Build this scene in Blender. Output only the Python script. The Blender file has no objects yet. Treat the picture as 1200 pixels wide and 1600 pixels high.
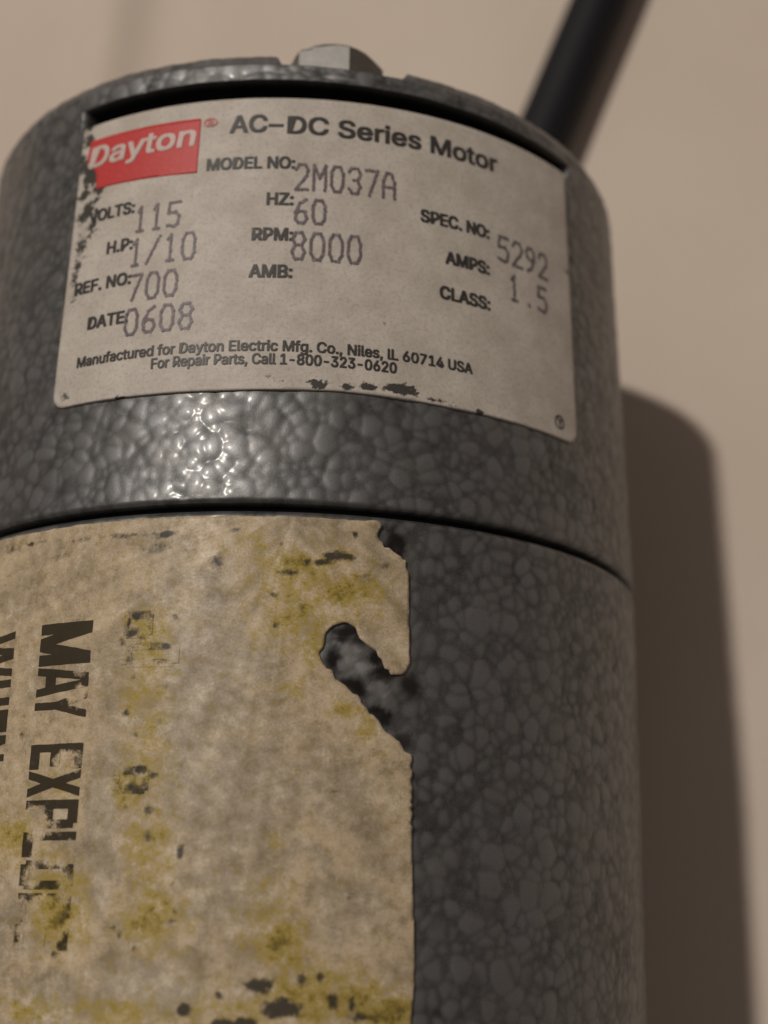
import bpy, math, random
import numpy as np

# ------------------------------------------------------------------ camera, light, exposure
S = 0.001                       # the scene is modelled in millimetres
R = 42.0                        # motor radius
ROLL = math.radians(15)         # how far the labels are turned round the motor's axis
sc = bpy.context.scene
col = sc.collection

cam_d = bpy.data.cameras.new('camera')
cam = bpy.data.objects.new('camera', cam_d); col.objects.link(cam); sc.camera = cam
from mathutils import Matrix, Vector
CM = Matrix(((0.98197, 0.03497, 0.18575), (0.01952, 0.95872, -0.28367), (-0.18800, 0.28218, 0.94076)))
cam.matrix_world = Matrix.Translation(Vector((44.448, -39.028, 209.34)) * S) @ CM.normalized().to_4x4()
cam_d.sensor_fit = 'HORIZONTAL'; cam_d.sensor_width = 36; cam_d.lens = 66.0
cam_d.clip_start = 0.005; cam_d.clip_end = 50
cam_d.dof.use_dof = True; cam_d.dof.focus_distance = 0.1375; cam_d.dof.aperture_fstop = 20

world = bpy.data.worlds.new('World'); sc.world = world; world.use_nodes = True
bg = world.node_tree.nodes['Background']
bg.inputs['Color'].default_value = (1.0, 0.82, 0.73, 1); bg.inputs['Strength'].default_value = 0.142

lamp_d = bpy.data.lights.new('ceiling_lamp', 'POINT'); lamp = bpy.data.objects.new('ceiling_lamp', lamp_d)
col.objects.link(lamp)
lamp.location = Vector((-0.232, 0.335, 0.91)).normalized() * 1.5
lamp_d.energy = 50; lamp_d.color = (1.0, 0.915, 0.825); lamp_d.shadow_soft_size = 0.035

vs = sc.view_settings
vs.view_transform = 'Standard'; vs.look = 'None'; vs.exposure = 0.0; vs.gamma = 1.0; vs.use_curve_mapping = False
sc.render.engine = 'CYCLES'

# ------------------------------------------------------------------ helpers
rng = np.random.default_rng(7)
random.seed(7)
TAPER = 0.031                  # the end bell's draft
PLATE_H = 0.42                  # how far plate and sticker stand off the nominal radius
STICK_H = 0.38

def vnoise(x, y, scale, seed):
    g = np.random.default_rng(seed).random((257, 257))
    xs, ys = np.asarray(x) / scale + 1000.5, np.asarray(y) / scale + 1000.5
    xi, yi = np.floor(xs).astype(int), np.floor(ys).astype(int)
    fx, fy = xs - xi, ys - yi
    fx, fy = fx * fx * (3 - 2 * fx), fy * fy * (3 - 2 * fy)
    a = g[xi % 256, yi % 256]; b = g[(xi + 1) % 256, yi % 256]
    c = g[xi % 256, (yi + 1) % 256]; d = g[(xi + 1) % 256, (yi + 1) % 256]
    return (a * (1 - fx) + b * fx) * (1 - fy) + (c * (1 - fx) + d * fx) * fy

def fbm(x, y, scale, seed, octs=4):
    t, a, n = 0, 1.0, 0
    for i in range(octs):
        t = t + a * vnoise(x, y, scale / 2 ** i, seed + i); n += a; a *= .55
    return t / n

def sstep(a, b, x):
    t = np.clip((x - a) / (b - a), 0, 1); return t * t * (3 - 2 * t)

def blobs(u, v, lst, rag=.55, seed=3, scale=1.6, soft=.35):
    m = np.zeros_like(u)
    w = (fbm(u, v, scale, seed) - .5) * 2
    w2 = (fbm(u, v, scale * .35, seed + 9) - .5) * 2
    for (bu, bv, ru, rv, a) in lst:
        d = np.sqrt(((u - bu) / ru) ** 2 + ((v - bv) / rv) ** 2)
        m = np.maximum(m, a * sstep(1.5, soft, d + rag * w + rag * .8 * w2))
    return m

def wrap(u, v, r):
    """surface coordinates (arc length u, axial v, radius r) in mm -> world, metres"""
    th = np.asarray(u) / R + ROLL
    return np.stack([r * np.sin(th), np.asarray(v) + 0 * th, R + r * np.cos(th)], -1) * S

def bell_r(v): return R - TAPER * np.asarray(v)

def mesh_obj(name, co, faces, mat, parent=None, smooth=True, attrs=None):
    me = bpy.data.meshes.new(name)
    co = np.asarray(co, dtype=np.float32).reshape(-1, 3)
    if isinstance(faces, np.ndarray):
        nf, k = faces.shape
        me.vertices.add(len(co)); me.vertices.foreach_set('co', co.ravel())
        me.loops.add(nf * k); me.loops.foreach_set('vertex_index', faces.astype(np.int32).ravel())
        me.polygons.add(nf)
        me.polygons.foreach_set('loop_start', np.arange(0, nf * k, k, dtype=np.int32))
        me.update(calc_edges=True)
    else:
        me.from_pydata(co.tolist(), [], faces)
    if smooth: me.polygons.foreach_set('use_smooth', np.ones(len(me.polygons), dtype=bool))
    for n, a in (attrs or {}).items():
        a = np.asarray(a, dtype=np.float32)
        if a.ndim == 1:
            me.attributes.new(n, 'FLOAT', 'POINT').data.foreach_set('value', a)
        else:
            me.attributes.new(n, 'FLOAT_VECTOR', 'POINT').data.foreach_set('vector', a.ravel())
    me.materials.append(mat)
    me.validate(); me.update()
    o = bpy.data.objects.new(name, me); col.objects.link(o)
    if parent: o.parent = parent
    return o

def gridfaces(nu, nv, closed=False):
    i = np.arange(nu if closed else nu - 1); j = np.arange(nv - 1)
    I, J = np.meshgrid(i, j, indexing='ij'); I2 = (I + 1) % nu
    return np.stack([I * nv + J, I2 * nv + J, I2 * nv + J + 1, I * nv + J + 1], -1).reshape(-1, 4)

# ------------------------------------------------------------------ materials
class NT:
    def __init__(s, name):
        s.m = bpy.data.materials.new(name); s.m.use_nodes = True; s.t = s.m.node_tree
        s.b = s.t.nodes['Principled BSDF']
    def n(s, typ, **kw):
        x = s.t.nodes.new('ShaderNode' + typ)
        for k, v in kw.items(): setattr(x, k, v)
        return x
    def l(s, a, b): s.t.links.new(a, b)
    def put(s, sock, v):
        if hasattr(v, 'default_value') and hasattr(v, 'links'): s.l(v, sock)
        else: sock.default_value = v
    def attr(s, name, vec=False):
        x = s.n('Attribute', attribute_name=name); return x.outputs['Vector' if vec else 'Fac']
    def math(s, op, a, b=0.0, clamp=False):
        x = s.n('Math', operation=op); x.use_clamp = clamp
        s.put(x.inputs[0], a); s.put(x.inputs[1], b); return x.outputs[0]
    def noise(s, vec, scale, detail=4, rough=.55):
        x = s.n('TexNoise'); s.put(x.inputs['Vector'], vec)
        x.inputs['Scale'].default_value = scale; x.inputs['Detail'].default_value = detail
        x.inputs['Roughness'].default_value = rough; return x.outputs['Fac']
    def ramp(s, f, a, b, lo=0.0, hi=1.0):
        x = s.n('MapRange', interpolation_type='SMOOTHSTEP'); s.put(x.inputs[0], f)
        x.inputs[1].default_value = a; x.inputs[2].default_value = b
        x.inputs[3].default_value = lo; x.inputs[4].default_value = hi; return x.outputs[0]
    def mix(s, f, a, b):
        x = s.n('Mix', data_type='RGBA'); s.put(x.inputs[0], f)
        for sock, v in ((x.inputs[6], a), (x.inputs[7], b)):
            s.put(sock, (*v, 1) if isinstance(v, tuple) else v)
        return x.outputs[2]
    def bump(s, h, strength, dist):
        x = s.n('Bump'); s.put(x.inputs['Strength'], strength); x.inputs['Distance'].default_value = dist
        s.put(x.inputs['Height'], h); s.l(x.outputs[0], s.b.inputs['Normal'])
    def set(s, **kw):
        for k, v in kw.items(): s.put(s.b.inputs[k.replace('_', ' ')], v)

def plain(name, c, rough=.5, metal=0.0, spec=.5):
    t = NT(name); t.set(Roughness=rough, Metallic=metal); t.b.inputs['Specular IOR Level'].default_value = spec
    uv = t.n('TexCoord').outputs['Object']
    f = t.noise(uv, 900, 4)
    t.set(Base_Color=t.mix(f, tuple(x * .7 for x in c), tuple(min(1, x * 1.25) for x in c)))
    return t.m

def paint_material():
    t = NT('hammered_grey_paint')
    uv = t.attr('uvmm', True); dome = t.attr('dome'); grime_shade = t.attr('grime_shade'); bare_glint = t.attr('bare_glint')
    n1 = t.noise(uv, .16, 3); n2 = t.noise(uv, 3.0, 4, .65); n3 = t.noise(uv, .7, 3)
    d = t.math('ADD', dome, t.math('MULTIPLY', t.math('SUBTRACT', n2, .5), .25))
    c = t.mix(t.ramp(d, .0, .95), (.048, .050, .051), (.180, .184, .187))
    c = t.mix(t.math('MULTIPLY', t.ramp(n1, .4, .75), .35), c, (.15, .145, .125))
    c = t.mix(t.math('MULTIPLY', t.ramp(n3, .55, .8), .22), c, (.075, .07, .06))
    c = t.mix(t.math('MULTIPLY', t.ramp(t.noise(uv, 9.0, 2, .8), .45, .75), .30), c, (.30, .30, .295))
    c = t.mix(t.math('MULTIPLY', t.ramp(t.noise(uv, 7.0, 2, .8), .52, .75), .35), c, (.055, .055, .054))
    c = t.mix(grime_shade, c, (.016, .015, .014))  # dirt round the tear, plus shade painted there and in the slot
    c = t.mix(bare_glint, c, (.36, .355, .35))  # bare patches, plus the painted glint on the slot lip
    t.set(Base_Color=c, Metallic=.72, Roughness=t.ramp(n3, .3, .8, .46, .58), Coat_Weight=.12, Coat_Roughness=.15)
    t.bump(t.noise(uv, 5.0, 3), .12, .00012)
    return t.m

def plate_material():
    t = NT('nameplate_foil')
    uv = t.attr('uvmm', True); dark = t.attr('dark')
    n1 = t.noise(uv, .22, 5, .62); n2 = t.noise(uv, 2.4, 5, .7); n3 = t.noise(uv, .9, 4, .6)
    c = t.mix(t.ramp(n1, .3, .72), (.45, .412, .36), (.57, .53, .475))
    c = t.mix(t.math('MULTIPLY', t.ramp(n2, .46, .72), .5), c, (.26, .232, .195))
    n6 = t.noise(uv, 5.5, 3, .75)
    c = t.mix(t.math('MULTIPLY', t.ramp(n6, .5, .72), .35), c, (.20, .175, .15))
    c = t.mix(t.math('MULTIPLY', t.ramp(n6, .28, .45, 1, 0), .30), c, (.66, .62, .56))
    c = t.mix(t.math('MULTIPLY', t.ramp(n3, .58, .78), .40), c, (.62, .58, .52))
    c = t.mix(t.ramp(t.math('ADD', dark, t.math('ADD', t.math('MULTIPLY', t.math('SUBTRACT', n2, .5), 1.3), t.math('MULTIPLY', t.math('SUBTRACT', n6, .5), .6))), .22, .58, 0, .95), c, (.030, .028, .025))
    t.set(Base_Color=c, Metallic=0.0, Roughness=t.ramp(n3, .3, .8, .5, .65))
    t.b.inputs['Specular IOR Level'].default_value = .3
    t.bump(t.math('ADD', n1, t.math('MULTIPLY', n2, .15)), .25, .00035)
    return t.m

def ink_material(name, c, under=(.46, .42, .37), lo=.56, hi=.80, amount=.6):
    t = NT(name); uv = t.attr('uvmm', True)
    n = t.noise(uv, 2.2, 5, .7)
    t.set(Base_Color=t.mix(t.math('MULTIPLY', t.ramp(n, lo, hi), amount), c, under), Roughness=.5)
    return t.m

def sticker_material():
    t = NT('worn_warning_sticker')
    uv = t.attr('uvmm', True); y = t.attr('yellow'); dk = t.attr('dark'); g = t.attr('grey'); ink = t.attr('ink')
    n1 = t.noise(uv, .12, 5, .6); n2 = t.noise(uv, .75, 5, .65); n3 = t.noise(uv, 4.5, 3, .8); n4 = t.noise(uv, .35, 5, .65)
    n5 = t.noise(uv, 1.6, 5, .7)
    c = t.mix(t.ramp(n4, .32, .68), (.47, .37, .235), (.58, .475, .33))
    gg = t.math('ADD', g, t.math('MULTIPLY', t.math('SUBTRACT', n4, .5), 1.6))
    gg = t.math('ADD', gg, t.math('MULTIPLY', t.math('SUBTRACT', n5, .5), .9))
    c = t.mix(t.ramp(gg, .0, .75, 0, .9), c, (.42, .36, .275))
    dirt = t.math('ADD', t.math('MULTIPLY', n4, .45), t.math('ADD', t.math('MULTIPLY', n2, .3), t.math('MULTIPLY', n3, .25)))
    big = t.noise(uv, .16, 5, .7)
    c = t.mix(t.ramp(big, .40, .62, 0, .7), c, (.32, .265, .19))
    c = t.mix(t.ramp(dirt, .46, .62, 0, .75), c, (.18, .14, .085))
    c = t.mix(t.ramp(dirt, .37, .49, .75, 0), c, (.66, .58, .45))
    yy = t.math('ADD', y, t.math('MULTIPLY', t.math('SUBTRACT', n2, .5), 1.5))
    yy = t.math('ADD', yy, t.math('ADD', t.math('MULTIPLY', t.math('SUBTRACT', n5, .5), 1.5), t.math('MULTIPLY', t.math('SUBTRACT', n3, .5), 1.0)))
    c = t.mix(t.ramp(yy, .03, .72, 0, .9), c, (.36, .27, .055))
    c = t.mix(t.ramp(yy, .55, 1.1, 0, .85), c, (.13, .098, .025))
    c = t.mix(t.ramp(n3, .62, .76, 0, .6), c, (.13, .10, .07))
    k = t.math('ADD', ink, t.math('MULTIPLY', t.math('SUBTRACT', n2, .5), .9))
    k = t.math('ADD', k, t.math('MULTIPLY', t.math('SUBTRACT', n3, .5), .7))
    c = t.mix(t.ramp(k, .22, .66, 0, .95), c, (.028, .023, .014))
    q = t.math('ADD', dk, t.math('MULTIPLY', t.math('SUBTRACT', n2, .5), .9))
    q = t.math('ADD', q, t.math('MULTIPLY', t.math('SUBTRACT', n5, .5), .9))
    c = t.mix(t.ramp(q, .12, .7, 0, .92), c, (.035, .032, .028))
    t.set(Base_Color=c, Roughness=t.ramp(n2, .3, .75, .30, .5))
    t.b.inputs['Specular IOR Level'].default_value = .16
    t.bump(t.math('ADD', t.math('MULTIPLY', n1, 1.0), t.math('MULTIPLY', n2, .25)), .3, .0004)
    return t.m

def cloth_material():
    t = NT('cream_cloth')
    uv = t.n('TexCoord').outputs['Object']
    w1 = t.n('TexWave', bands_direction='X'); w2 = t.n('TexWave', bands_direction='Y')
    for w in (w1, w2):
        t.l(uv, w.inputs['Vector']); w.inputs['Scale'].default_value = 520
        w.inputs['Distortion'].default_value = 1.5; w.inputs['Detail'].default_value = 2
    wv = t.math('ADD', w1.outputs['Fac'], w2.outputs['Fac'])
    n1 = t.noise(uv, 14, 4); n2 = t.noise(uv, 700, 4, .7); n3 = t.noise(uv, 90, 4)
    c = t.mix(t.ramp(n1, .3, .7), (.59, .505, .425), (.65, .565, .485))
    c = t.mix(t.math('MULTIPLY', n2, .25), c, (.51, .435, .37))
    t.set(Base_Color=c, Roughness=.85, Sheen_Weight=.15)
    t.b.inputs['Specular IOR Level'].default_value = .2
    t.bump(t.math('ADD', t.math('MULTIPLY', wv, .5), t.math('ADD', n2, t.math('MULTIPLY', n3, 1.5))), .25, .0004)
    return t.m

M_PAINT = paint_material(); M_PLATE = plate_material(); M_STICK = sticker_material(); M_CLOTH = cloth_material()
M_INK = ink_material('black_print', (.035, .032, .03))
M_DOT = ink_material('grey_stamped_print', (.115, .09, .105), lo=.46, hi=.76, amount=.6)
M_RED = ink_material('red_print', (.50, .035, .035), under=(.5, .12, .10), lo=.45, hi=.8, amount=.6)
M_WHITE = ink_material('pale_print', (.56, .46, .42), under=(.5, .12, .10), lo=.52, hi=.8, amount=.8)
M_PINK = ink_material('faded_red_print', (.48, .15, .13))
M_BLACK = plain('black_rubber', (.012, .012, .013), .55)
M_GAP = plain('dark_recess_strip', (.010, .010, .010), .7, 0, .2)
M_STEEL = plain('zinc_plated_steel', (.15, .147, .14), .45, .85)
M_CORD = plain('black_cord_jacket', (.007, .007, .010), .6, 0, .25)

# ------------------------------------------------------------------ the surface it lies on
def cloth():
    xs = np.unique(np.concatenate([np.linspace(-700, -130, 30), np.linspace(-130, 130, 200), np.linspace(130, 700, 30)]))
    ys = np.unique(np.concatenate([np.linspace(-500, -110, 30), np.linspace(-110, 190, 200), np.linspace(190, 900, 40)]))
    X, Y = np.meshgrid(xs, ys, indexing='ij')
    away = sstep(48, 95, np.hypot(X - 5, np.maximum(np.abs(Y + 20) - 65, 0) * 1.0 + 0))
    Z = (fbm(X, Y, 90, 21, 3) - .6) * 1.2 * away
    cx = -50 + (Y - 110) * .06                                   # a soft fold running away from the motor
    fold = np.exp(-((X - cx) / 5.5) ** 2) * 3.0 - np.exp(-((X - cx - 9) / 7) ** 2) * 1.0
    Z += fold * sstep(78, 108, Y)
    cx = -95 + (Y - 60) * -.35
    Z += 2.5 * np.exp(-((X - cx) / 12) ** 2) * sstep(60, 130, Y)
    o = mesh_obj('cloth_surface', np.stack([X, Y, Z], -1) * S, gridfaces(len(xs), len(ys)), M_CLOTH)
    o['kind'] = 'structure'
    o['label'] = 'cream woven cloth spread flat under the motor with a soft fold'
    return o
cloth()

# wear on the labels and the housing, tear-edge shade included: (u, v, half-width, half-height, strength) in mm on the motor's surface
L2_YELLOW = [(1.1, -5.6, 4.3, 1.58, 1), (4.9, -8.2, 3.8, 3.12, 0.9), (-0.5, -11.3, 3.6, 3.68, 0.7), (-3.8, -4.4, 3.1, 2.53, 0.4), (-14.2, -11.9, 2.3, 2.48, 0.7), (-14.7, -18.6, 2.6, 3.61, 0.6), (-14.3, -26.9, 2.5, 2.9, 0.8), (-20.7, -38.7, 3.1, 3.35, 1), (-11.6, -38.8, 3.6, 3.28, 0.9), (5.2, -19.5, 2.4, 1.07, 0.9), (7.1, -21.2, 1.5, 1.78, 0.7), (0.1, -40.2, 2.8, 3.24, 0.9), (4.2, -43.4, 3.5, 2.14, 0.8), (9.5, -46.1, 3.0, 2.14, 1), (-28.0, -30.9, 2.6, 2.98, 0.8), (-0.9, -31.4, 1.0, 1.24, 0.8), (3.6, -4.8, 3.8, 1.27, 0.5), (2.0, -13.6, 1.8, 3.04, 0.8), (-12.6, -33.8, 2.4, 3.36, 0.5), (-22.0, -26.8, 2.9, 1.78, 0.5), (-20.3, -35.6, 2.8, 2.27, 0.7), (-23.5, -46.9, 4.3, 1.63, 0.6), (-1.9, -46.7, 3.4, 1.58, 0.6), (-12.4, -18.6, 1.9, 1.8, 0.4), (7.5, -10.8, 1.9, 1.55, 0.4), (-0.3, -17.4, 2.4, 1.8, 0.4), (-13.3, -14.4, 2.9, 4.28, 0.6), (-13.0, -22.8, 2.8, 5.28, 0.55), (-12.5, -31.0, 3.1, 5.09, 0.55), (-11.9, -38.8, 3.0, 3.82, 0.7), (-21.6, -37.3, 3.5, 4.5, 0.7), (2.4, -8.0, 6.9, 4.35, 0.55), (2.5, -45.1, 8.7, 2.65, 0.75), (-13.5, -46.7, 8.7, 1.59, 0.5), (-0.6, -38.6, 4.0, 4.34, 0.5), (-0.1, -5.6, 3.7, 0.88, 0.9), (7.1, -45.0, 4.8, 2.14, 0.8)]
L2_DARK = [(4.2, -4.8, 2.0, 0.57, 0.9), (-0.7, -6.7, 1.1, 0.44, 0.8), (5.6, -2.5, 0.4, 0.45, 1), (-11.9, -13.8, 0.5, 0.49, 0.9), (-15.2, -10.8, 0.6, 0.5, 0.8), (-15.5, -12.4, 0.9, 0.62, 0.7), (-11.2, -11.0, 0.4, 0.44, 0.6), (-15.5, -20.1, 0.5, 0.54, 0.8), (-13.8, -25.5, 1.1, 0.59, 0.8), (-14.2, -27.0, 1.3, 0.7, 0.5), (-9.4, -32.7, 0.5, 0.68, 0.8), (-16.9, -2.7, 4.8, 0.39, 0.5), (-12.5, -2.7, 1.4, 0.39, 0.9), (-22.1, -2.7, 2.3, 0.33, 0.5), (-7.5, -5.7, 0.6, 0.7, 0.7), (-5.8, -2.5, 0.7, 0.32, 0.6), (-1.8, -44.1, 1.3, 0.75, 1), (0.3, -46.0, 1.8, 0.95, 1.1), (4.8, -45.3, 0.6, 0.96, 0.9), (6.4, -45.5, 0.5, 0.75, 0.7), (7.4, -46.6, 1.8, 0.48, 0.6), (3.6, -43.3, 0.5, 0.64, 0.7), (1.9, -43.5, 0.6, 0.64, 0.6), (-8.2, -46.3, 0.6, 0.53, 1), (-5.1, -44.9, 0.5, 0.48, 0.8), (-2.7, -47.2, 1.1, 0.47, 1), (-15.3, -39.4, 0.4, 0.28, 0.5), (-32.1, -2.5, 1.5, 0.49, 0.6), (-21.3, -41.8, 0.5, 0.33, 0.7), (6.0, -36.3, 0.6, 0.45, 0.4), (1.2, -31.4, 0.4, 0.34, 0.4), (4.2, -27.1, 1.1, 0.25, 0.4), (-16.4, -13.3, 0.5, 0.75, 0.5), (6.7, -6.8, 1.3, 0.76, 0.4), (-12.6, -29.0, 0.6, 0.52, 0.6), (-9.6, -37.7, 0.5, 0.5, 0.5), (-9.9, -38.8, 0.7, 0.27, 0.6), (-15.6, -14.9, 0.5, 0.56, 0.6), (-12.6, -15.3, 0.5, 0.43, 0.6), (-27.4, -21.7, 0.9, 0.87, 0.35), (-15.0, -16.8, 0.5, 0.55, 0.4), (-15.9, -11.5, 0.3, 0.88, 0.7), (-13.9, -11.2, 0.3, 0.31, 0.6), (-14.4, -13.1, 0.8, 0.25, 0.6), (-14.4, -22.2, 0.3, 0.48, 0.6), (-11.7, -17.7, 0.4, 0.3, 0.5), (-12.2, -21.0, 0.4, 0.54, 0.5), (-12.5, -25.8, 0.6, 0.35, 0.6), (-14.9, -28.7, 0.4, 0.46, 0.5), (-12.7, -31.5, 0.5, 0.57, 0.5), (-9.9, -35.5, 0.3, 0.89, 0.5), (-14.7, -40.0, 0.4, 0.88, 0.5), (-13.2, -41.1, 0.4, 0.44, 0.5), (-10.1, -4.5, 1.3, 0.32, 0.45), (-24.4, -4.1, 1.6, 0.53, 0.4), (-14.0, -4.3, 2.0, 0.64, 0.5), (-28.1, -2.3, 2.3, 0.27, 0.6), (-1.4, -3.8, 0.6, 0.32, 0.5), (10.7, -46.3, 0.5, 0.75, 0.5), (-4.7, -47.3, 1.3, 0.47, 0.9), (-6.1, -42.0, 0.3, 0.27, 0.4), (-12.5, -43.2, 0.6, 0.43, 0.4), (8.6, -5.4, 0.6, 0.51, 0.5), (2.4, -5.5, 1.5, 0.44, 0.8), (-1.8, -8.8, 0.5, 0.5, 0.5), (-1.7, -11.9, 0.5, 0.55, 0.5), (0.7, -10.0, 0.4, 0.74, 0.4), (-1.5, -15.6, 0.4, 0.36, 0.4)]
L2_GREY = [(-8.1, -16.3, 5.4, 7.16, 0.8), (-5.1, -28.0, 5.3, 6.79, 0.8), (-8.8, -25.2, 3.6, 11.37, 0.5), (-17.0, -31.0, 1.6, 9.04, 0.9), (-17.5, -20.9, 1.2, 5.38, 0.5), (-6.4, -36.5, 3.5, 4.38, 0.7), (4.3, -27.8, 4.8, 3.44, 0.5), (6.9, -37.4, 3.6, 3.31, 0.5), (-11.8, -44.3, 5.3, 2.14, 0.9), (-21.4, -46.2, 4.1, 3.24, 0.8), (-13.0, -9.4, 3.9, 2.5, 0.5), (-6.6, -10.1, 3.7, 3.7, 0.5), (1.5, -33.0, 3.5, 3.35, 0.4), (-27.7, -39.7, 3.3, 4.54, 0.5), (2.3, -2.6, 3.7, 0.9, 0.3), (-20.3, -5.1, 6.4, 1.31, 0.2)]
P1_DARK = [(-26.8, 44.2, 0.9, 1.2, 1), (-25.9, 39.4, 1.2, 1.34, 1.3), (-24.4, 37.6, 1.0, 0.74, 1), (-27.6, 41.4, 0.9, 1.71, 0.9), (-26.0, 35.0, 1.4, 1.15, 1.1), (-25.1, 32.7, 1.0, 1.13, 0.9), (-26.8, 34.5, 1.2, 0.99, 0.8), (-26.4, 30.4, 1.0, 2.41, 0.6), (-26.7, 27.0, 0.8, 1.59, 0.6), (-26.6, 24.7, 0.8, 1.57, 0.4), (-26.6, 28.6, 0.9, 0.72, 0.7), (-7.9, 11.7, 0.8, 0.28, 0.8), (-13.3, 11.8, 0.6, 0.25, 0.6), (-19.2, 12.0, 1.2, 0.29, 0.7), (1.6, 12.9, 0.9, 0.63, 1.3), (4.4, 12.8, 0.7, 0.35, 1.1), (6.7, 13.0, 1.3, 0.42, 1.3), (9.8, 13.2, 1.3, 0.63, 1.6), (11.5, 13.1, 0.7, 0.42, 1.2), (19.0, 12.3, 0.5, 0.29, 0.8), (14.0, 12.5, 1.2, 0.25, 0.6), (-3.4, 13.5, 0.6, 0.35, 0.5), (-2.1, 13.1, 0.8, 0.35, 0.5), (8.3, 20.2, 0.3, 0.29, 0.7), (-26.2, 13.5, 0.7, 0.89, 0.5), (15.5, 12.4, 0.6, 0.25, 0.5), (-27.1, 45.9, 0.7, 0.78, 0.8), (33.9, 33.1, 1.2, 0.42, 0.5), (-26.8, 37.2, 1.2, 0.75, 0.8), (-24.9, 36.1, 0.7, 0.58, 0.7)]
B_GRIME_SHADE = [(9.6, -3.0, 1.2, 1.61, 1), (6.2, -11.9, 1.6, 0.99, 1), (8.8, -15.7, 1.6, 0.98, 1), (11.4, -16.9, 1.2, 0.98, 0.9), (3.9, -14.8, 0.9, 1.58, 1), (6.4, -17.4, 1.0, 0.97, 1), (8.9, -19.9, 1.0, 0.96, 1), (10.9, -22.2, 0.9, 0.95, 0.7), (4.7, -12.3, 1.5, 0.74, 1), (5.3, -12.8, 1.9, 0.62, 1), (7.9, -14.5, 0.9, 1.1, 1), (5.5, -17.0, 1.4, 0.54, 1), (8.3, -19.4, 1.4, 0.54, 1)]  # adhesive dirt and edge shadow painted round the torn sticker
B_BARE = [(5.6, -14.1, 0.7, 1.1, 1), (6.6, -15.5, 1.0, 0.61, 1), (8.2, -17.4, 1.0, 0.61, 0.8), (4.8, -15.3, 0.5, 0.49, 0.5)]
L2_EDGE = [(7.76, -0.68), (8.29, -1.35), (7.92, -2.42), (8.59, -3.52), (9.78, -4.05), (10.84, -4.72), (10.79, -5.37), (11.06, -6.11), (11.13, -10.55), (11.27, -14.9), (11.02, -15.53), (10.25, -15.96), (9.61, -15.88), (8.7, -15.09), (8.04, -13.78), (7.21, -13.22), (6.39, -12.65), (5.99, -11.69), (4.99, -11.13), (3.77, -11.57), (3.06, -12.35), (2.92, -13.71), (2.51, -14.21), (2.78, -15.06), (4.22, -16.57), (6.16, -18.16), (7.68, -20.01), (9.59, -21.7), (10.56, -22.72), (11.53, -23.38), (11.7, -30.41), (12.1, -40.59), (12.15, -43.89), (11.88, -46.6)]

# ------------------------------------------------------------------ the motor
motor = bpy.data.objects.new('electric_motor', None); col.objects.link(motor)
motor.empty_display_size = .02
motor['label'] = 'grey hammered-paint cylindrical electric motor with silver nameplate and worn cream sticker'
motor['category'] = 'motor'

# bubbles of the hammered paint: (u, v, radius, height)
def make_bubbles():
    n = int(2 * math.pi * R * 150 / .72)
    pu = rng.uniform(-math.pi * R, math.pi * R, n); pv = rng.uniform(-98, 56, n)
    pr = .8 + .75 * rng.random(n) ** 2 + .75 * vnoise(pu, pv, 9, 77) * rng.random(n)
    return pu, pv, pr, rng.uniform(.86, 1.16, n), rng.random(n) * .5
BUB = make_bubbles()

def domes(us, vv):
    """dome height and closeness to the crease between domes (0 crease .. 1 crown) on the grid us x vv"""
    U, V = np.meshgrid(us, vv, indexing='ij')
    UU = U + (fbm(U, V, 2.0, 31, 2) - .5) * .7; VV = V + (fbm(U, V, 2.0, 41, 2) - .5) * .7
    H1 = np.zeros_like(U); H2 = np.zeros_like(U)
    for u0, v0, r, e, z in zip(*BUB):
        if v0 < vv[0] - 4 or v0 > vv[-1] + 4: continue
        q = r * 1.2 + .5
        i0, i1 = np.searchsorted(us, (u0 - q, u0 + q)); j0, j1 = np.searchsorted(vv, (v0 - q, v0 + q))
        if i1 <= i0 or j1 <= j0: continue
        d2 = (((UU[i0:i1, j0:j1] - u0) * e) ** 2 + ((VV[i0:i1, j0:j1] - v0) / e) ** 2) / (r * r)
        hh = np.where(d2 < 1, z + .75 * r * (.6 * np.sqrt(np.clip(1 - d2, 0, 1)) + .4 * (1 - d2)), 0)
        a = H1[i0:i1, j0:j1].copy(); b = H2[i0:i1, j0:j1]
        H2[i0:i1, j0:j1] = np.maximum(b, np.minimum(a, hh)); H1[i0:i1, j0:j1] = np.maximum(a, hh)
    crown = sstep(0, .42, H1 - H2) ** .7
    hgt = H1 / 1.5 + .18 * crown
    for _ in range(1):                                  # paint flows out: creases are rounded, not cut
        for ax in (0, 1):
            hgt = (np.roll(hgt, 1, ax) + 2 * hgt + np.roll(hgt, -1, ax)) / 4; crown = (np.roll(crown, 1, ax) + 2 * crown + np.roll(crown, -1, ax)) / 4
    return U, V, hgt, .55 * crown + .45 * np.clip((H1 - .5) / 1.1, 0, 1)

DOME = .21                                          # dome height in mm
us = np.concatenate([np.linspace(-math.pi * R, -70, 60, endpoint=False), np.arange(-70, 62, .21),
                     np.linspace(62, math.pi * R, 60, endpoint=False)])

# slot above the nameplate and notch in the far rim
SLOT_U0, SLOT_U1, SLOT_V0, SLOT_V1 = -28.6, 35.4, 46.0, 48.15
FIL, V_END = 2.3, 52.3
NOTCH_U0, NOTCH_U1, NOTCH_V = -4.2, 10.6, 50.1

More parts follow.
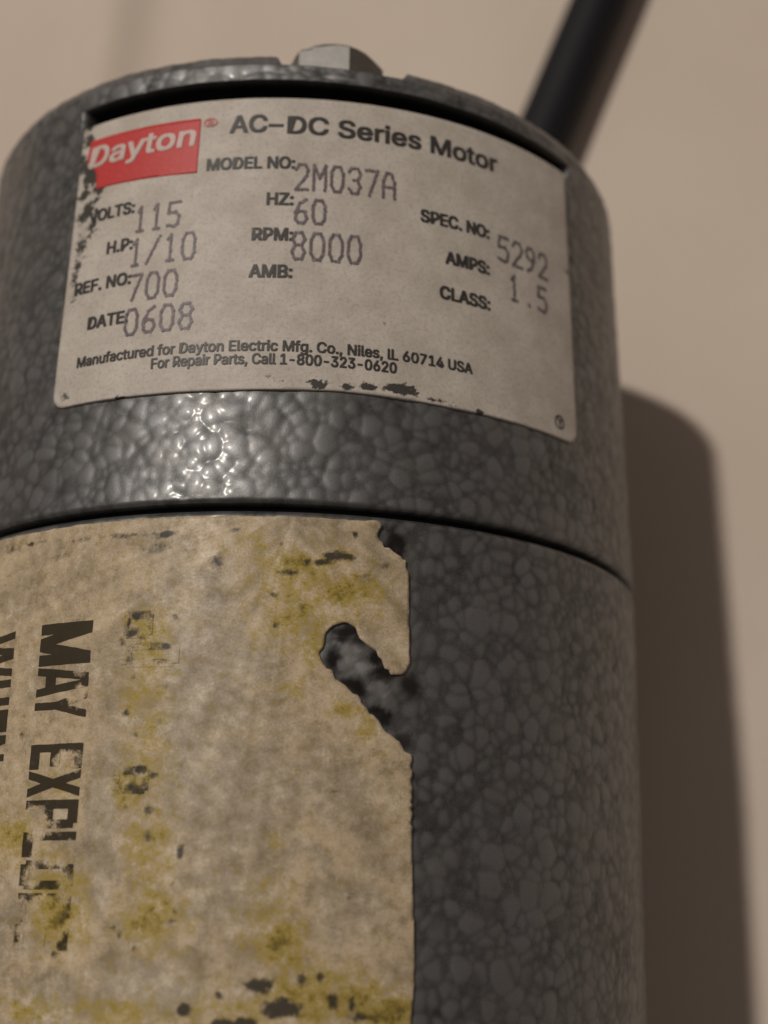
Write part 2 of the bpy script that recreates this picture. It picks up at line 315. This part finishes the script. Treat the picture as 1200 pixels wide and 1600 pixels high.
def end_bell():
    vv = np.concatenate([[.42, .46, .55, .7], np.arange(.9, 45.7, .21), np.arange(45.7, 50.25, .1)])
    U, V, H, CR = domes(us, vv)
    lip = .2 * (1 - sstep(.42, .66, V)) ** 2
    rr = bell_r(V) - .08 + DOME * H * sstep(.42, .8, V) - lip
    fillet = V_END - FIL
    a = np.clip((V - fillet) / FIL, 0, 1)
    rr = rr - FIL * (1 - np.sqrt(1 - a * a))
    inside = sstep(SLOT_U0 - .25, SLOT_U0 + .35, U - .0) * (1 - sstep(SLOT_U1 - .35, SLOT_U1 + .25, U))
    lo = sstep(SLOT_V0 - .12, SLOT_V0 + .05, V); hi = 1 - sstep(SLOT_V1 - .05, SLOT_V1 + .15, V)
    slot = inside * lo * hi; dark = inside * lo * (1 - sstep(SLOT_V1 + .1, SLOT_V1 + .3, V))  # dark: slot walls and floor coloured near-black as its shade
    rr = rr - 3.2 * slot
    # rest of the fillet, then the end face
    ang = np.linspace(math.asin((50.25 - fillet) / FIL), math.pi / 2, 22)[1:]
    fv = fillet + FIL * np.sin(ang); fr_in = FIL * (1 - np.cos(ang))
    fv = np.concatenate([fv, [V_END] * 5]); base = bell_r(fv)
    rad = np.concatenate([base[:21] - fr_in, [34, 30, 24, 12, .02]])
    Uf, Vf = np.meshgrid(us, fv, indexing='ij')
    rough = (fbm(Uf, np.broadcast_to(rad, Uf.shape), 1.4, 55, 3) - .5)
    Rf = np.broadcast_to(rad, Uf.shape) + .22 * rough * (rad > 25)
    notch = sstep(NOTCH_U0 - .6, NOTCH_U0 + .8, Uf) * (1 - sstep(NOTCH_U1 - .8, NOTCH_U1 + 1.0, Uf))
    Vf = np.where(notch > 0, np.minimum(Vf, NOTCH_V + (V_END - NOTCH_V) * (1 - notch)), Vf) + .12 * rough
    UA = np.concatenate([U, Uf], 1); VA = np.concatenate([V, Vf], 1); RA = np.concatenate([rr, Rf], 1)
    # inward lip at the seam
    ring = np.stack([us, np.full_like(us, .42), np.full_like(us, R - 2.2)], -1)
    UA = np.concatenate([us[:, None], UA], 1); VA = np.concatenate([np.full((len(us), 1), .42), VA], 1)
    RA = np.concatenate([np.full((len(us), 1), R - 2.2), RA], 1)
    HH = np.concatenate([np.zeros((len(us), 1)), CR, np.clip(.85 + rough * 1.5, 0, 1)], 1)
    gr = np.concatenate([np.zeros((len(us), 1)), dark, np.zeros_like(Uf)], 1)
    wear_glint = sstep(.55, .75, fbm(UA, VA, 1.2, 63, 4)) * sstep(49.0, 50.0, VA) * .35
    wear_glint = np.maximum(wear_glint, .8 * blobs(UA, VA, [(3.0, 49.0, 1.8, .22, 1), (-3.5, 49.2, 1.0, .15, .5), (14, 49.1, 1.5, .15, .4)], .4, 5, 1))  # thin pale dabs paint a glint along the slot's upper lip
    VA = VA - 1.0 * np.sin(UA / R) * sstep(45.5, 51, VA) * np.minimum(RA / 38, 1)      # the casting's end is slightly out of square
    mesh_obj('end_bell', wrap(UA, VA, RA), gridfaces(len(us), UA.shape[1], True), M_PAINT, motor,
             attrs=dict(uvmm=np.stack([UA, VA, RA * .3], -1).reshape(-1, 3), dome=HH.ravel(), grime_shade=gr.ravel(), bare_glint=wear_glint.ravel()))
end_bell()

def body():
    vv = np.concatenate([[-95, -94.6, -92, -85, -76, -68, -62, -58], np.arange(-55, -.7, .21), [-.62, -.5, -.42]])
    U, V, H, CR = domes(us, vv)
    rr = R - .12 + DOME * H * sstep(-.42, -1.0, V) - .25 * sstep(-.75, -.42, V) - .25 * sstep(-94.7, -95, V)
    gr = blobs(U, V, B_GRIME_SHADE, .5, 5, 1.1) * (1 - .75 * blobs(U, V, B_BARE, .6, 8, .9))
    ba = blobs(U, V, B_BARE, .9, 8, .7) * .6
    UA = np.concatenate([U[:, :1], U[:, :1], U, U[:, :1]], 1)
    VA = np.concatenate([V[:, :1], V[:, :1], V, V[:, -1:]], 1)
    RA = np.concatenate([0 * rr[:, :1] + .02, 0 * rr[:, :1] + 30, rr, 0 * rr[:, :1] + R - 2.2], 1)
    z = np.zeros_like(rr[:, :1])
    cat = lambda a: np.concatenate([z, z, a, z], 1).ravel()
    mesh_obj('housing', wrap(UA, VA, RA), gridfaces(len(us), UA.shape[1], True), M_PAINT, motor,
             attrs=dict(uvmm=np.stack([UA, VA + 300, RA * .3], -1).reshape(-1, 3), dome=cat(CR), grime_shade=cat(gr), bare_glint=cat(ba)))
body()

def ring(name, v0, v1, r0, r1, mat):
    n = 256; u = np.linspace(-math.pi * R, math.pi * R, n, endpoint=False)
    prof = [(v0, r0), (v0, r1), (v1, r1), (v1, r0), (v0, r0)]
    U = np.repeat(u[:, None], 5, 1); V = np.tile([p[0] for p in prof], (n, 1)); RR = np.tile([p[1] for p in prof], (n, 1))
    return mesh_obj(name, wrap(U, V, RR), gridfaces(n, 5, True), mat, motor, smooth=False)
ring('seam_ring', -.43, .43, R - 4, R - 1.7, M_BLACK)

def slot_strip():  # near-black strip on the slot floor, standing in for deep shade
    u = np.arange(SLOT_U0 + .4, SLOT_U1 - .35, .3); n = len(u)
    prof = [(SLOT_V0 + .02, 0), (SLOT_V0 + .02, 1), (SLOT_V1 - .02, 1), (SLOT_V1 - .02, 0)]
    U = np.repeat(u[:, None], 4, 1); V = np.tile([p[0] for p in prof], (n, 1))
    RR = bell_r(V) - np.where(np.tile([p[1] for p in prof], (n, 1)) > .5, 2.6, 3.4)
    return mesh_obj('slot_strip', wrap(U, V, RR), gridfaces(n, 4), M_GAP, motor, smooth=False)
slot_strip()

# bolt standing on the far end face
def bolt(u0, rad, v0, af, hgt):
    th = u0 / R + ROLL
    c = np.array([rad * math.sin(th), v0, R + rad * math.cos(th)])
    ex = np.array([math.cos(th), 0, -math.sin(th)]); ez = np.array([math.sin(th), 0, math.cos(th)]); ey = np.array([0, 1., 0])
    ac = af / math.cos(math.pi / 6) / 2
    co, fs = [], []
    n = 24; rot = math.radians(48)
    def layer(fn, y):
        k = len(co)
        for i in range(n):
            a = 2 * math.pi * i / n; r = fn(a); co.append(c + ex * r * math.cos(a + rot) + ez * r * math.sin(a + rot) + ey * y)
        return k
    hexr = lambda a: (af / 2) / math.cos((a + math.pi / 6) % (math.pi / 3) - math.pi / 6)
    L = [layer(lambda a: hexr(a) * .97, .0), layer(hexr, .15), layer(lambda a: hexr(a) - .0, hgt - .85)]
    L.append(layer(lambda a: min(hexr(a), af / 2 * 1.09), hgt - .5)); L.append(layer(lambda a: af / 2 * .97, hgt - .12)); L.append(layer(lambda a: af / 2 * .86, hgt))
    for a, b in zip(L, L[1:]):
        for i in range(n): fs.append((a + i, a + (i + 1) % n, b + (i + 1) % n, b + i))
    fs.append([L[-1] + i for i in range(n)])
    h = mesh_obj('hex_bolt', np.array(co) * S, fs, M_STEEL, motor, smooth=False)
    co, fs = [], []
    W = [layer(lambda a: 2.0, -3), layer(lambda a: 5.2, -.9), layer(lambda a: 5.2, -.1), layer(lambda a: 4.9, .0), layer(lambda a: 2.0, .0)]
    for a, b in zip(W, W[1:]):
        for i in range(n): fs.append((a + i, a + (i + 1) % n, b + (i + 1) % n, b + i))
    mesh_obj('washer', np.array(co) * S, fs, M_STEEL, h, smooth=False)
bolt(2.75, 34.0, 50.35, 9.8, 4.2)

# ------------------------------------------------------------------ polygons -> sheets lying on the motor
def inside_poly(px, py, poly):
    c = np.zeros(px.shape, bool); n = len(poly)
    for i in range(n):
        (x1, y1), (x2, y2) = poly[i], poly[(i + 1) % n]
        if y1 == y2: continue
        c ^= ((y1 > py) != (y2 > py)) & (px < (x2 - x1) * (py - y1) / (y2 - y1) + x1)
    return c

def snap(px, py, poly):
    best = np.full(px.shape, 1e9); bx, by = px.copy(), py.copy(); n = len(poly)
    for i in range(n):
        (x1, y1), (x2, y2) = poly[i], poly[(i + 1) % n]
        dx, dy = x2 - x1, y2 - y1; L = dx * dx + dy * dy
        if L == 0: continue
        t = np.clip(((px - x1) * dx + (py - y1) * dy) / L, 0, 1)
        qx, qy = x1 + t * dx, y1 + t * dy; d = (px - qx) ** 2 + (py - qy) ** 2
        m = d < best; best = np.where(m, d, best); bx = np.where(m, qx, bx); by = np.where(m, qy, by)
    return bx, by

def sheet(name, poly, step, rad_top, rad_bot, mat, parent, attrf):
    P = np.array(poly); x = np.arange(P[:, 0].min() - step, P[:, 0].max() + step * 2, step); y = np.arange(P[:, 1].min() - step, P[:, 1].max() + step * 2, step)
    X, Y = np.meshgrid(x, y, indexing='ij'); f = gridfaces(len(x), len(y))
    X, Y = X.ravel(), Y.ravel()
    f = f[inside_poly(X[f].mean(1), Y[f].mean(1), poly)]
    used, inv = np.unique(f, return_inverse=True); f = inv.reshape(f.shape); X, Y = X[used], Y[used]
    e = np.concatenate([f[:, [0, 1]], f[:, [1, 2]], f[:, [2, 3]], f[:, [3, 0]]])
    key = np.sort(e, 1); k = key[:, 0].astype(np.int64) * 10 ** 7 + key[:, 1]
    _, first, cnt = np.unique(k, return_index=True, return_counts=True)
    be = e[first[cnt == 1]]
    bv = np.unique(be)
    X[bv], Y[bv] = snap(X[bv], Y[bv], poly)
    n = len(X); low = np.full(n, -1); low[bv] = n + np.arange(len(bv))
    sk = np.stack([be[:, 1], be[:, 0], low[be[:, 0]], low[be[:, 1]]], 1)
    UA = np.concatenate([X, X[bv]]); VA = np.concatenate([Y, Y[bv]])
    RA = np.concatenate([rad_top(X, Y), rad_bot(X[bv], Y[bv])])
    at = attrf(UA, VA); at['uvmm'] = np.stack([UA, VA, 0 * UA], -1)
    return mesh_obj(name, wrap(UA, VA, RA), np.concatenate([f, sk]), mat, parent, attrs=at)

def corner(cx, cy, r, a0, a1, n=7):
    return [(cx + r * math.cos(math.radians(a0 + (a1 - a0) * i / n)), cy + r * math.sin(math.radians(a0 + (a1 - a0) * i / n))) for i in range(n + 1)]

# ------------------------------------------------------------------ the nameplate
PU0, PU1, PV0, PV1 = -27.9, 33.9, 12.15, 45.85
plate_poly = (corner(PU0 + 1.6, PV0 + 1.6, 1.6, 180, 270) + [(-8, 12.05), (4, 12.3), (16, 12.1)] + corner(PU1 - 1.6, PV0 + 1.6, 1.6, 270, 360)
              + corner(PU1 - .5, PV1 - .5, .5, 0, 90) + corner(PU0 + .5, PV1 - .5, .5, 90, 180))
def plate_r(u, v): return bell_r(v) + PLATE_H + .05 * (fbm(u, v, 5, 91, 3) - .5)
def plate_attr(u, v): return dict(dark=blobs(u, v, P1_DARK, .8, 13, .8, -.1))
plate = sheet('nameplate', plate_poly, .25, plate_r, lambda u, v: bell_r(v) - .1, M_PLATE, motor, plate_attr)
plate['label'] = 'silver foil nameplate with black printing and a red logo'

CUR = bpy.data.curves
import os
FACE = None                     # the sans face that ships with Blender; its built-in type if that is missing
try: FACE = bpy.data.fonts.load(os.path.join(bpy.utils.resource_path('LOCAL'), 'datafiles', 'fonts', 'Inter.woff2'))
except Exception: FACE = None
def text2d(body, bold=0.0):
    """outline of a line of type as a flat mesh; returns verts scaled so capitals are 1 high, and triangles"""
    cu = CUR.new('type', 'FONT'); cu.body = body; cu.font = FACE or cu.font; cu.size = 1.0; cu.offset = bold; cu.resolution_u = 3
    ob = bpy.data.objects.new('type', cu); col.objects.link(ob)
    dg = bpy.context.evaluated_depsgraph_get(); me = bpy.data.meshes.new_from_object(ob.evaluated_get(dg))
    v = np.array([p.co[:2] for p in me.vertices]); f = [tuple(p.vertices) for p in me.polygons]
    bpy.data.objects.remove(ob); CUR.remove(cu); bpy.data.meshes.remove(me)
    return v, f
CAP = None
def lettering(body, u0, u1, v, cap, mat, lift=.05, bold=.05, slant=0.0, parent=None, tilt=0.0, kern=True):
    global CAP
    if CAP is None: h, _ = text2d('H'); CAP = h[:, 1].max() - h[:, 1].min()
    p, f = text2d(body, 0)
    x = (p[:, 0] - p[:, 0].min()) / (p[:, 0].max() - p[:, 0].min()); y = p[:, 1] / CAP * cap
    U, V, F, Z = [], [], [], []
    for i, (dx, dy) in enumerate(((-1, -.6), (1, -.6), (-1, .6), (1, .6))):     # heavier type: overprinted, each layer its own height
        U.append(u0 + x * (u1 - u0) + y * slant + dx * bold * cap); V.append(v + y + tilt * x * (u1 - u0) + dy * bold * cap)
        Z.append(0 * x + lift + .012 * i); F += [tuple(q + i * len(x) for q in p_) for p_ in f]
    U, V, lift, f = np.concatenate(U), np.concatenate(V), np.concatenate(Z), F
    return mesh_obj('lettering', wrap(U, V, plate_r(U, V) + lift), f, mat, parent or plate, smooth=False,
                    attrs=dict(uvmm=np.stack([U, V, 0 * U], -1)))

for body_, u0, u1, v, cap, bold in [
        ('AC', -8.9, -4.95, 41.65, 2.05, .05), ('\u2013', -4.65, -3.2, 41.55, 2.05, .05), ('DC', -2.6, 1.7, 41.5, 2.05, .05), ('Series', 2.9, 12.1, 41.4, 2.05, .05), ('Motor', 13.4, 21.9, 41.35, 2.05, .05),
        ('MODEL NO:', -11.2, -1.75, 37.25, 1.35, .065), ('VOLTS:', -25.5, -19.5, 33.4, 1.35, .065), ('HZ:', -4.45, -1.75, 32.9, 1.4, .065),
        ('SPEC. NO:', 12.2, 20.6, 32.75, 1.4, .065), ('H.P:', -22.5, -19.3, 29.05, 1.35, .065), ('RPM:', -5.8, -1.65, 28.75, 1.4, .065),
        ('AMPS:', 15.1, 20.5, 28.4, 1.4, .065), ('REF. NO:', -26.4, -19.1, 24.95, 1.35, .065), ('AMB:', -5.9, -1.55, 24.5, 1.4, .065),
        ('CLASS:', 14.4, 20.5, 24.2, 1.4, .065), ('DATE:', -24.0, -19.0, 20.5, 1.35, .065),
        ('Manufactured for Dayton Electric Mfg. Co., Niles, lL 60714 USA', -24.9, 18.1, 16.3, 1.12, .05),
        ('For Repair Parts, Call 1-800-323-0620', -15.7, 9.5, 14.85, 1.12, .05)]:
    lettering(body_, u0, u1, v, cap, M_INK, bold=bold)

# red logo panel with pale slanted lettering
def patch(name, poly, step, lift, mat, parent):
    return sheet(name, poly, step, lambda u, v: plate_r(u, v) + lift, lambda u, v: plate_r(u, v) - .02, mat, parent, lambda u, v: {})
logo = patch('logo_panel', [(-26.6, 43.9), (-26.9, 41.5), (-25.3, 39.6), (-25.0, 37.5), (-12.35, 37.1), (-12.3, 43.75)], .3, .04, M_RED, plate)
lettering('Dayton', -26.3, -13.0, 40.35, 2.45, M_WHITE, lift=.09, bold=.05, slant=.12, tilt=.012)
lettering('\u00ae', -12.0, -10.4, 42.3, 1.35, M_PINK, bold=.02)

# stamped dot-matrix figures
GL = {'0': [[(1, 0), (3, 0), (4, 1.5), (4, 4.5), (3, 6), (1, 6), (0, 4.5), (0, 1.5), (1, 0)]],
      '1': [[(1, 5), (2, 6), (2, 0)], [(1, 0), (3, 0)]],
      '2': [[(0, 4.8), (1, 6), (3, 6), (4, 4.8), (3.6, 3.4), (0, 0), (4, 0)]],
      '3': [[(0, 5), (1, 6), (3, 6), (4, 4.7), (3, 3.2), (1.6, 3.2)], [(3, 3.2), (4, 1.6), (3, 0), (1, 0), (0, 1)]],
      '5': [[(4, 6), (.4, 6), (.2, 3.4), (2.8, 3.6), (4, 2.4), (3.6, .6), (2.4, 0), (0, .4)]],
      '6': [[(3.6, 6), (1.6, 5), (.2, 2.6), (.4, .8), (1.4, 0), (3, 0), (4, 1.2), (3.4, 2.8), (1.6, 3.1), (.3, 2.2)]],
      '7': [[(0, 6), (4, 6), (1.2, 0)]],
      '8': [[(1, 3.2), (0, 4.6), (1, 6), (3, 6), (4, 4.6), (3, 3.2), (1, 3.2), (0, 1.6), (1, 0), (3, 0), (4, 1.6), (3, 3.2)]],
      '9': [[(.4, 0), (2.4, 1), (3.8, 3.4), (3.6, 5.2), (2.6, 6), (1, 6), (0, 4.8), (.6, 3.3), (2.4, 2.9), (3.7, 3.8)]],
      'M': [[(0, 0), (0, 6), (2, 3), (4, 6), (4, 0)]], 'A': [[(0, 0), (0, 4), (1.2, 6), (2.8, 6), (4, 4), (4, 0)], [(0, 2.6), (4, 2.6)]],
      '/': [[(0, 0), (4, 6)]], '.': [[(2, 0), (2, .3)]]}
def figures(body, u0, u1, v, h, tilt=0.0):
    n = len(body); pitch = (u1 - u0) / (n - .3); w = pitch * .66
    co, fs = [], []; side = 0
    for i, ch in enumerate(body):
        for line in GL[ch]:
            for (x1, y1), (x2, y2) in zip(line, line[1:]):
                a = np.array([u0 + i * pitch + x1 / 4 * w, v + y1 / 6 * h]); b = np.array([u0 + i * pitch + x2 / 4 * w, v + y2 / 6 * h])
                L = np.linalg.norm(b - a); m = max(1, int(round(L / .29)))
                for k in range(m + 1):
                    c = a + (b - a) * k / m + rng.normal(0, .02, 2); c[1] += tilt * (c[0] - u0)
                    s0 = len(co); side = (side + 1) % 4
                    for q in range(7):
                        an = 2 * math.pi * q / 7; rr = .195
                        co.append((c[0] + rr * math.cos(an), c[1] + rr * 1.05 * math.sin(an), .045 + .012 * side))
                    fs.append(tuple(range(s0, s0 + 7)))
    co = np.array(co); U, V = co[:, 0], co[:, 1]
    mesh_obj('stamped_figures', wrap(U, V, plate_r(U, V) + co[:, 2]), fs, M_DOT, plate, smooth=False, attrs=dict(uvmm=np.stack([U, V, 0 * U], -1)))
for body_, u0, u1, v, h in [('2M037A', -1.5, 9.2, 34.8, 2.95), ('115', -19.2, -13.9, 31.0, 2.85), ('60', -1.5, 1.75, 30.85, 2.75), ('1/10', -19.4, -11.9, 27.0, 3.0),
                            ('8000', -1.6, 5.6, 26.65, 3.05), ('700', -19.1, -13.6, 22.95, 2.85), ('0608', -19.2, -11.6, 19.05, 2.8), ('5292', 21.9, 29.5, 30.6, 2.9), ('1.5', 23.3, 29.2, 26.35, 2.9)]:
    figures(body_, u0, u1, v, h)

# small round mark at the lower corner
def round_mark(u0, v0, r):
    n = 36; co = []; fs = []
    for i in range(n):
        a = 2 * math.pi * i / n
        for q in (r, r - .2): co.append((u0 + q * math.cos(a), v0 + q * math.sin(a)))
    for i in range(n):
        j = (i + 1) % n; fs.append((2 * i, 2 * j, 2 * j + 1, 2 * i + 1))
    co = np.array(co); U, V = co[:, 0], co[:, 1]
    mesh_obj('round_mark', wrap(U, V, plate_r(U, V) + .05), fs, M_INK, plate, smooth=False, attrs=dict(uvmm=np.stack([U, V, 0 * U], -1)))
round_mark(30.6, 13.95, .82)
lettering('Y', 30.2, 31.0, 13.5, .95, M_INK, bold=.02)

# ------------------------------------------------------------------ the warning sticker
SV0 = -53.5
edge = L2_EDGE + [(12.0, -49.0), (11.2, -51.6), (9.0, SV0)]
fine = []
for (a, b) in zip(edge, edge[1:]):
    L = math.hypot(b[0] - a[0], b[1] - a[1]); m = max(1, int(L / .38))
    for i in range(m):
        t = i / m; torn = -23.5 < a[1] < -1 and not (-14.5 < a[1] < -6); jig = .15 if torn else .05
        fine.append((a[0] + (b[0] - a[0]) * t + random.uniform(-jig, jig), a[1] + (b[1] - a[1]) * t + random.uniform(-jig, jig)))
top = [(-62.0, -1.15)] + [(x, -1.1 + random.uniform(-.07, .05)) for x in np.arange(-60, 6.9, .7)] + [(7.2, -.95)]
stick_poly = [(-62.0, SV0)] + top + [(q[0], min(q[1], -.95)) for q in fine] + [(9.0, SV0)]
def stick_r(u, v): return R + STICK_H + .06 * (fbm(u, v, 6, 97, 3) - .5)
def stick_attr(u, v, ink=None):
    ghost = 0 * u
    return dict(yellow=blobs(u, v, L2_YELLOW, .5, 17, 3.0, -.3), dark=blobs(u, v, L2_DARK, .6, 19, 1.3, -.1), grey=blobs(u, v, L2_GREY, .6, 23, 4.0),
                ink=ghost if ink is None else ink)
sticker = sheet('warning_sticker', stick_poly, .22, stick_r, lambda u, v: R - .15 + 0 * u, M_STICK, motor, stick_attr)
sticker['label'] = 'worn cream sticker with rubbed-off black capitals and yellow stains'

# heavy condensed capitals, read along the motor; each is a set of strokes (quads) in a box 1 wide and 1 high
def bar(x1, y1, x2, y2, w, horiz=False):
    return (x1, y1, x2, y2, w)
T = .27
BLK = {'M': [(.13, 0, .13, 1, .26), (.16, 1, .47, .0, .25), (.84, 1, .53, .0, .25), (.87, 0, .87, 1, .26)],
       'A': [(.13, 0, .40, 1, .27), (.87, 0, .60, 1, .27), ('h', .25, .75, .18, .38)],
       'Y': [(.15, 1, .5, .42, .28), (.85, 1, .5, .42, .28), (.5, 0, .5, .5, .28)],
       'E': [(.16, 0, .16, 1, .32), ('h', .1, 1, 0, .19), ('h', .1, .9, .41, .59), ('h', .1, 1, .81, 1)],
       'X': [(.16, 0, .84, 1, .32), (.84, 0, .16, 1, .32)],
       'P': [(.16, 0, .16, 1, .32), ('h', .2, .82, .82, 1), ('h', .2, .82, .38, .55), (.84, .45, .84, .93, .30)],
       'L': [(.17, 0, .17, 1, .34), ('h', .1, 1, 0, .2)],
       'O': [(.16, .1, .16, .9, .30), (.84, .1, .84, .9, .30), ('h', .14, .86, 0, .18), ('h', .14, .86, .82, 1)],
       'D': [(.16, 0, .16, 1, .32), (.84, .1, .84, .9, .30), ('h', .2, .84, 0, .18), ('h', .2, .84, .82, 1)],
       'W': [(.08, 1, .27, 0, .17), (.46, 1, .30, 0, .16), (.54, 1, .70, 0, .16), (.92, 1, .73, 0, .17)],
       'H': [(.16, 0, .16, 1, .30), (.84, 0, .84, 1, .30), ('h', .2, .8, .40, .60)],
       'N': [(.14, 0, .14, 1, .26), (.86, 0, .86, 1, .26), (.2, 1, .8, 0, .26)]}
def capital(ch, vstart, wid, ubase, H, inkf):
    co, fs, lift = [], [], 0
    for st in BLK[ch]:
        if st[0] == 'h': _, xa, xb, ya, yb = st; quad = [(xa, ya), (xb, ya), (xb, yb), (xa, yb)]
        else:
            x1, y1, x2, y2, w = st; quad = [(x1 - w / 2, y1), (x1 + w / 2, y1), (x2 + w / 2, y2), (x2 - w / 2, y2)]
        n = 22 if st[0] != 'h' else 10; m = 6 if st[0] != 'h' else 8
        k = len(co)
        for i in range(n + 1):
            for j in range(m + 1):
                s, t = j / m, i / n
                x = (quad[0][0] * (1 - s) + quad[1][0] * s) * (1 - t) + (quad[3][0] * (1 - s) + quad[2][0] * s) * t
                y = (quad[0][1] * (1 - s) + quad[1][1] * s) * (1 - t) + (quad[3][1] * (1 - s) + quad[2][1] * s) * t
                co.append((ubase + y * H, vstart - x * wid, .03 + .012 * lift))
        for i in range(n):
            for j in range(m): a = k + i * (m + 1) + j; fs.append((a, a + 1, a + m + 2, a + m + 1))
        lift += 1
    co = np.array(co); U, V = co[:, 0], co[:, 1]
    jit = .05 * (vnoise(U, V, .5, 7) - .5)
    at = stick_attr(U, V, inkf(U, V)); at['uvmm'] = np.stack([U, V, 0 * U], -1)
    mesh_obj('capital_letter', wrap(U + jit, V + jit, stick_r(U, V) + co[:, 2]), fs, M_STICK, sticker, smooth=False, attrs=at)

def fade(u, v):
    """print rubs away towards the lower letters and in a few scuffed spots"""
    k = .98 - .18 * sstep(-22, -25, v) - .22 * sstep(-30, -37, v)
    k = k - .75 * blobs(u, v, [(-21.3, -18.3, 1.3, 1.3, 1), (-20.8, -16.0, .8, .6, .8), (-21.5, -24.5, 2.0, 1.0, .8), (-24.6, -30.2, 2.0, 1.6, 1),
                               (-22.2, -33.0, 2.2, 1.0, 1), (-24.5, -35.0, 1.2, 1.0, .6), (-20.5, -35.5, .9, .9, .7), (-22.8, -39.0, 3.5, 2.2, 1.1), (-23.0, -42.0, 3, 1.5, .9)], .6, 29, 1.5)
    return k
v = -10.95
for ch, vs_, wid in [('M', -10.95, 4.15), ('A', -15.25, 2.9), ('Y', -17.75, 2.65), ('E', -22.75, 2.35), ('X', -25.2, 2.5), ('P', -28.0, 2.65), ('L', -30.95, 2.3), ('O', -33.5, 2.7), ('D', -36.5, 2.6), ('E', -39.3, 2.2)]:
    capital(ch, vs_, wid, -26.1, 6.25, fade)
for ch, vs_, wid in [('W', -11.2, 4.5), ('H', -16.0, 2.6), ('E', -19.0, 2.2), ('N', -21.5, 2.6)]:
    capital(ch, vs_, wid, -36.1, 6.25, lambda u, v: .98 + 0 * u)

for vs_, wid, hh in [(-10.3, 2.7, 3.0), (-13.4, 2.4, 5.8), (-25.0, 2.6, 3.6)]:      # what is left of a rubbed-off line
    capital('O', vs_, wid, -16.4, hh, lambda u, v: .80 - .9 * fbm(u, v, 1.7, 71, 3))
# ------------------------------------------------------------------ cord
def tube(name, pts, rad, mat, parent=None, n=28):
    pts = np.array(pts, float); t = np.linspace(0, 1, 60); k = np.linspace(0, 1, len(pts))
    # Catmull-Rom through the points
    P = np.vstack([2 * pts[0] - pts[1], pts, 2 * pts[-1] - pts[-2]]); C = []
    for q in t:
        s = min(int(q * (len(pts) - 1)), len(pts) - 2); x = q * (len(pts) - 1) - s
        p0, p1, p2, p3 = P[s:s + 4]
        C.append(.5 * (2 * p1 + (p2 - p0) * x + (2 * p0 - 5 * p1 + 4 * p2 - p3) * x * x + (3 * p1 - p0 - 3 * p2 + p3) * x ** 3))
    C = np.array(C); D = np.gradient(C, axis=0); D /= np.linalg.norm(D, axis=1)[:, None]
    up = np.array([0, 0, 1.]); X = np.cross(D, up); X /= np.linalg.norm(X, axis=1)[:, None]; Z = np.cross(X, D)
    a = np.linspace(0, 2 * math.pi, n, endpoint=False)
    rr = rad(t)[:, None, None] if callable(rad) else rad
    V = C[:, None] + rr * (X[:, None] * np.cos(a)[None, :, None] + Z[:, None] * np.sin(a)[None, :, None])
    f = gridfaces(60, n)
    f = np.concatenate([f, np.stack([np.arange(59) * n + n - 1, (np.arange(59) + 1) * n + n - 1, (np.arange(59) + 1) * n, np.arange(59) * n], 1)])
    return mesh_obj(name, V.reshape(-1, 3) * S, f, mat, parent)
cord = bpy.data.objects.new('power_cord', None); col.objects.link(cord); cord.location = (.03, .09, 0)
cord['label'] = 'thick black power cord running from behind the motor across the cream cloth'; cord['category'] = 'cord'
def under(o):
    o.parent = cord; o.matrix_parent_inverse = Matrix.Translation(-cord.location)
under(tube('cord_jacket', [(15, 52.2, 19), (18.5, 60, 13.5), (25, 75, 6.4), (30.4, 88.5, 4.95), (39.2, 110.7, 4.9), (50, 137, 4.9), (68, 170, 4.9), (100, 205, 4.9), (150, 235, 4.9)], 4.7, M_CORD))
under(tube('strain_relief', [(14.6, 51.7, 19.6), (16.5, 55.8, 16.4), (18.6, 60, 13.5)], lambda t: 7.2 - 1.6 * t, M_CORD))
